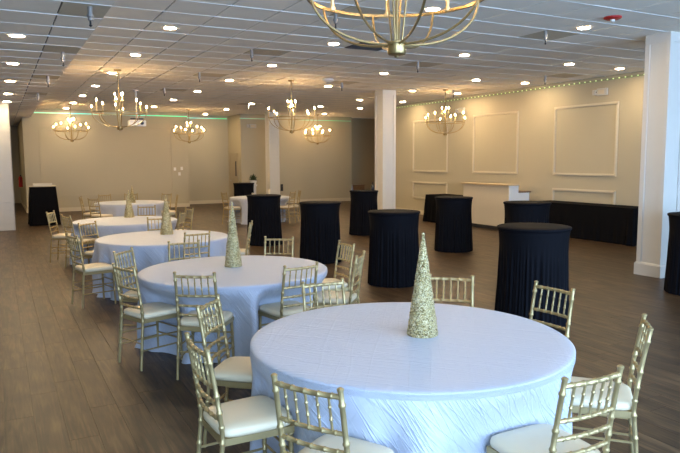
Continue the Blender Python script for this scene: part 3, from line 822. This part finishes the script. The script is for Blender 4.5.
CT = [(5.21,5.24,1.0,'black skirted cocktail table behind the nearest round table, largest of them'),(5.02,7.80,0.95,'black skirted cocktail table right behind the nearest glitter cone'),
      (4.99,10.16,0.92,'black skirted cocktail table with the third table chairs to its left'),(4.98,12.85,0.93,'black skirted cocktail table hiding the far white round table'),
      (7.74,13.36,0.87,'black skirted cocktail table left of the middle column foot'),(7.87,10.07,0.93,'black skirted cocktail table in front of the bar'),
      (8.00,8.22,1.0,'black skirted cocktail table before the left end of the long black table'),(7.05,19.97,0.86,'farthest black skirted cocktail table before the beige door'),
      (8.19,5.24,1.0,'black skirted cocktail table cut off by the right edge, beside the near column')]
for x, y, s, lab in CT:
    if ct0 is None:
        ct0 = empty('cocktail_table'); c = capm.build('stretch_cap', M['black'], ct0); smart(c, 60); k_ = skm.build('pleated_skirt', M['black'], ct0, smooth=True)
        MB().tube([(0,0,0.02),(0,0,1.03)], 0.038, 10).build('pole', M['chrome'], ct0); MB().lathe([(0.25,0.004),(0.25,0.02),(0.05,0.03)], 20).build('base_plate', M['chrome'], ct0)
        MB().lathe([(0.36,1.035),(0.37,1.04),(0.37,1.05),(0.36,1.053)], 32).build('tabletop', M['wood'], ct0)
        o = ct0
    else: o = copy_tree(ct0)
    o.location = (x, y, 0); o.scale = (s, s, 1); o.rotation_euler = (0,0,x*3.1)
    tag(o, lab, 'cocktail table', 'black skirted cocktail tables')

# ------------------------------------------------------------------ black draped tables
def draped(name, x0, x1, y0, y1, h, label, seed, flare=0.03, mt='blackcloth', cat='table', top=None):
    cx, cy = (x0+x1)/2, (y0+y1)/2; hx, hy = (x1-x0)/2, (y1-y0)/2
    t_ = empty(name, (cx, cy, 0), label=label, cat=cat)
    per = []
    st = 0.025
    def edge(a, b):
        n = max(2, int(math.hypot(b[0]-a[0], b[1]-a[1])/st))
        for k in range(n): per.append((a[0]+(b[0]-a[0])*k/n, a[1]+(b[1]-a[1])*k/n))
    cs = [(-hx,-hy),(hx,-hy),(hx,hy),(-hx,hy)]
    for k in range(4): edge(cs[k], cs[(k+1) % 4])
    rows_ = []
    for j in range(15):
        t = j/14; z = h*(1-t)+0.004*t; pts = []
        s = 0.0
        for (px, py) in per:
            s = math.atan2(py/hy, px/hx)
            ex, ey = abs(px)/hx, abs(py)/hy
            corner = sstep(0.80, 1.0, min(ex, ey) if min(ex, ey) > 0 else 0)
            L = px if ey > ex-1e-6 else py
            wv = 0.5*math.sin(L*23+seed)+0.5*math.sin(L*37+seed*2.3)
            o_ = flare*t**0.9 + 0.012*wv*sstep(0.1, 0.8, t) + 0.045*corner*t + 0.03*corner*math.sin(L*60)*t
            ln = math.hypot(px, py)
            dx = (1 if px > 0 else -1)*(1.0 if ex > 0.97 else 0.0); dy = (1 if py > 0 else -1)*(1.0 if ey > 0.97 else 0.0)
            d = math.hypot(dx, dy) or 1
            pts.append((px+dx/d*o_, py+dy/d*o_, z))
        rows_.append(pts)
    b = MB(); b.loft(rows_, cap=False); n = len(per)
    c0 = len(b.v); b.v.append((0,0,h))
    for k in range(n): b.f.append((c0, k, (k+1) % n))
    fixn(b.build('draped_cloth', M[mt], t_)); smart(t_.children[0], 50)
    MB().box(-hx+0.02, hx-0.02, -hy+0.02, hy-0.02, h-0.035, h-0.006).build('tabletop', M['wood'], t_)
    for sx in (-1,1):
        for sy in (-1,1): MB().tube([(sx*(hx-0.1),sy*(hy-0.1),0),(sx*(hx-0.1),sy*(hy-0.1),h-0.03)], 0.015, 6).build('leg', M['greyplastic'], t_)
    return t_
draped('long_table', 11.42, 12.04, 8.75, 11.55, 0.77, 'long black-draped rectangular table against the right wall', 1.0)
draped('draped_table', 10.90, 11.62, 14.00, 15.25, 0.78, 'black-draped table behind the cocktail table, left of the bar', 2.2, flare=0.05)
pt = draped('draped_stand', 0.76, 1.42, 19.80, 20.35, 1.085, 'tall black-draped stand with a pale wood top by the back wall', 4.1, flare=0.05, cat='stand')
MB().box(-0.345,0.345,-0.29,0.29,1.087,1.108).build('wood_top', M['wood'], pt)
tb = tag(empty('wooden_tray', (1.09,20.05,1.110)), 'pale wooden tray lying on the black-draped stand', 'tray')
MB().box(-0.24,0.24,-0.17,0.17,0,0.012).build('tray_base', M['trim'], tb)
for a in ((-0.24,0.24,-0.17,-0.155),(-0.24,0.24,0.155,0.17),(-0.24,-0.225,-0.155,0.155),(0.225,0.24,-0.155,0.155)): MB().box(*a,0.012,0.06).build('tray_rim', M['trim'], tb)

# ------------------------------------------------------------------ bar
ba = tag(empty('bar_counter', (11.05, 12.85, 0)), 'off-white bar counter with white stepped end by the right wall', 'bar')
MB().box(0.0, 0.05, -0.86, 0.88, 0.10, 1.13).build('front_panel', M['barfront'], ba)
MB().box(0.03, 0.06, -0.84, 0.88, 0.0, 0.10).build('toe_kick', M['blackplastic'], ba)
MB().box(-0.06, 0.32, -0.90, 0.92, 1.13, 1.165).build('bar_top', M['wood'], ba)
MB().box(0.0, 0.30, -0.885, -0.86, 0.10, 1.13).build('end_panel', M['white'], ba)
MB().box(0.30, 0.66, -0.885, -0.86, 0.10, 0.955).build('end_panel', M['white'], ba)
MB().box(0.30, 0.70, -0.90, 0.90, 0.955, 0.985).build('work_counter', M['brownwood'], ba)
MB().box(0.05, 0.30, 0.86, 0.88, 0.0, 1.13).build('end_panel', M['barfront'], ba)
MB().box(0.06, 0.64, -0.84, -0.80, 0.0, 0.10).build('toe_kick', M['blackplastic'], ba)

# ------------------------------------------------------------------ small things far back
pp = tag(empty('potted_plant', (7.98, 21.6, 0)), 'bushy dark green plant on a white pedestal by the far column', 'plant')
smart(MB().lathe([(0.15,0),(0.15,0.03),(0.10,0.06),(0.10,0.85),(0.14,0.90),(0.14,0.93)], 16).build('pedestal', M['white'], pp))
smart(MB().lathe([(0.09,0.93),(0.12,1.05),(0.12,1.07),(0.10,1.07)], 16).build('pot', M['white'], pp))
lf = MB(); rs = random.Random(9)
for k in range(150):
    a = rs.uniform(0, 6.28); e = rs.uniform(0.05, 1.45); L = rs.uniform(0.12, 0.27)
    d = Vector((math.cos(a)*math.cos(e), math.sin(a)*math.cos(e), math.sin(e))); s = d.cross(Vector((0,0,1))).normalized()*0.028
    o_ = Vector((0,0,1.07)); u_ = s.cross(d).normalized()*0.004
    b0 = len(lf.v); lf.v += [tuple(o_+d*L*0.3), tuple(o_+d*L*0.65+s), tuple(o_+d*L), tuple(o_+d*L*0.65-s), tuple(o_+d*L*0.65+u_)]
    lf.f += [(b0,b0+1,b0+4),(b0+1,b0+2,b0+4),(b0+2,b0+3,b0+4),(b0+3,b0,b0+4)]
tag(lf.build('foliage', M['leaf'], pp), kind='stuff')
cb = tag(empty('low_cabinet', (14.0, 24.82, 0)), 'small brown wooden cabinet in the dark alcove', 'cabinet')
MB().cbox(-0.30,0.30,-0.2,0.2,0.05,0.66,0.01).build('body', M['brownwood'], cb); MB().box(-0.33,0.33,-0.22,0.22,0.66,0.69).build('top', M['brownwood'], cb)
for sx in (-1,1):
    dd = MB().box(sx*0.15-0.135, sx*0.15+0.135, -0.215, -0.2, 0.10, 0.62).build('cabinet_door', M['brownwood'], cb)
    MB().lathe([(0.012,0.35),(0.012,0.37)], 8, sx*0.04, -0.225).build('knob', M['chrome'], dd)
bt = tag(empty('bottle', (8.02, 13.42, 1.058)), 'small black bottle on the cocktail table by the middle column', 'bottle')
smart(MB().lathe([(0.035,0),(0.038,0.01),(0.038,0.10),(0.015,0.135),(0.014,0.165)], 12).build('bottle_body', M['blackplastic'], bt)); MB().lathe([(0.017,0.16),(0.017,0.185)], 10).build('cap', M['blackplastic'], bt)
for k, (x, y, h, lab) in enumerate(((6.38,17.30,0.14,'short white pillar candle on the far round table'),(6.85,17.26,0.24,'tall white pillar candle on the far round table'))):
    t_ = tag(empty('pillar_candle', (x, y, 0.729)), lab, 'candle', 'candles on the far round table')
    MB().lathe([(0.038,0),(0.038,h-0.005),(0.034,h)], 14).build('wax', M['seat'], t_); MB().tube([(0,0,h),(0,0,h+0.012)], 0.002, 5).build('wick', M['blackplastic'], t_)
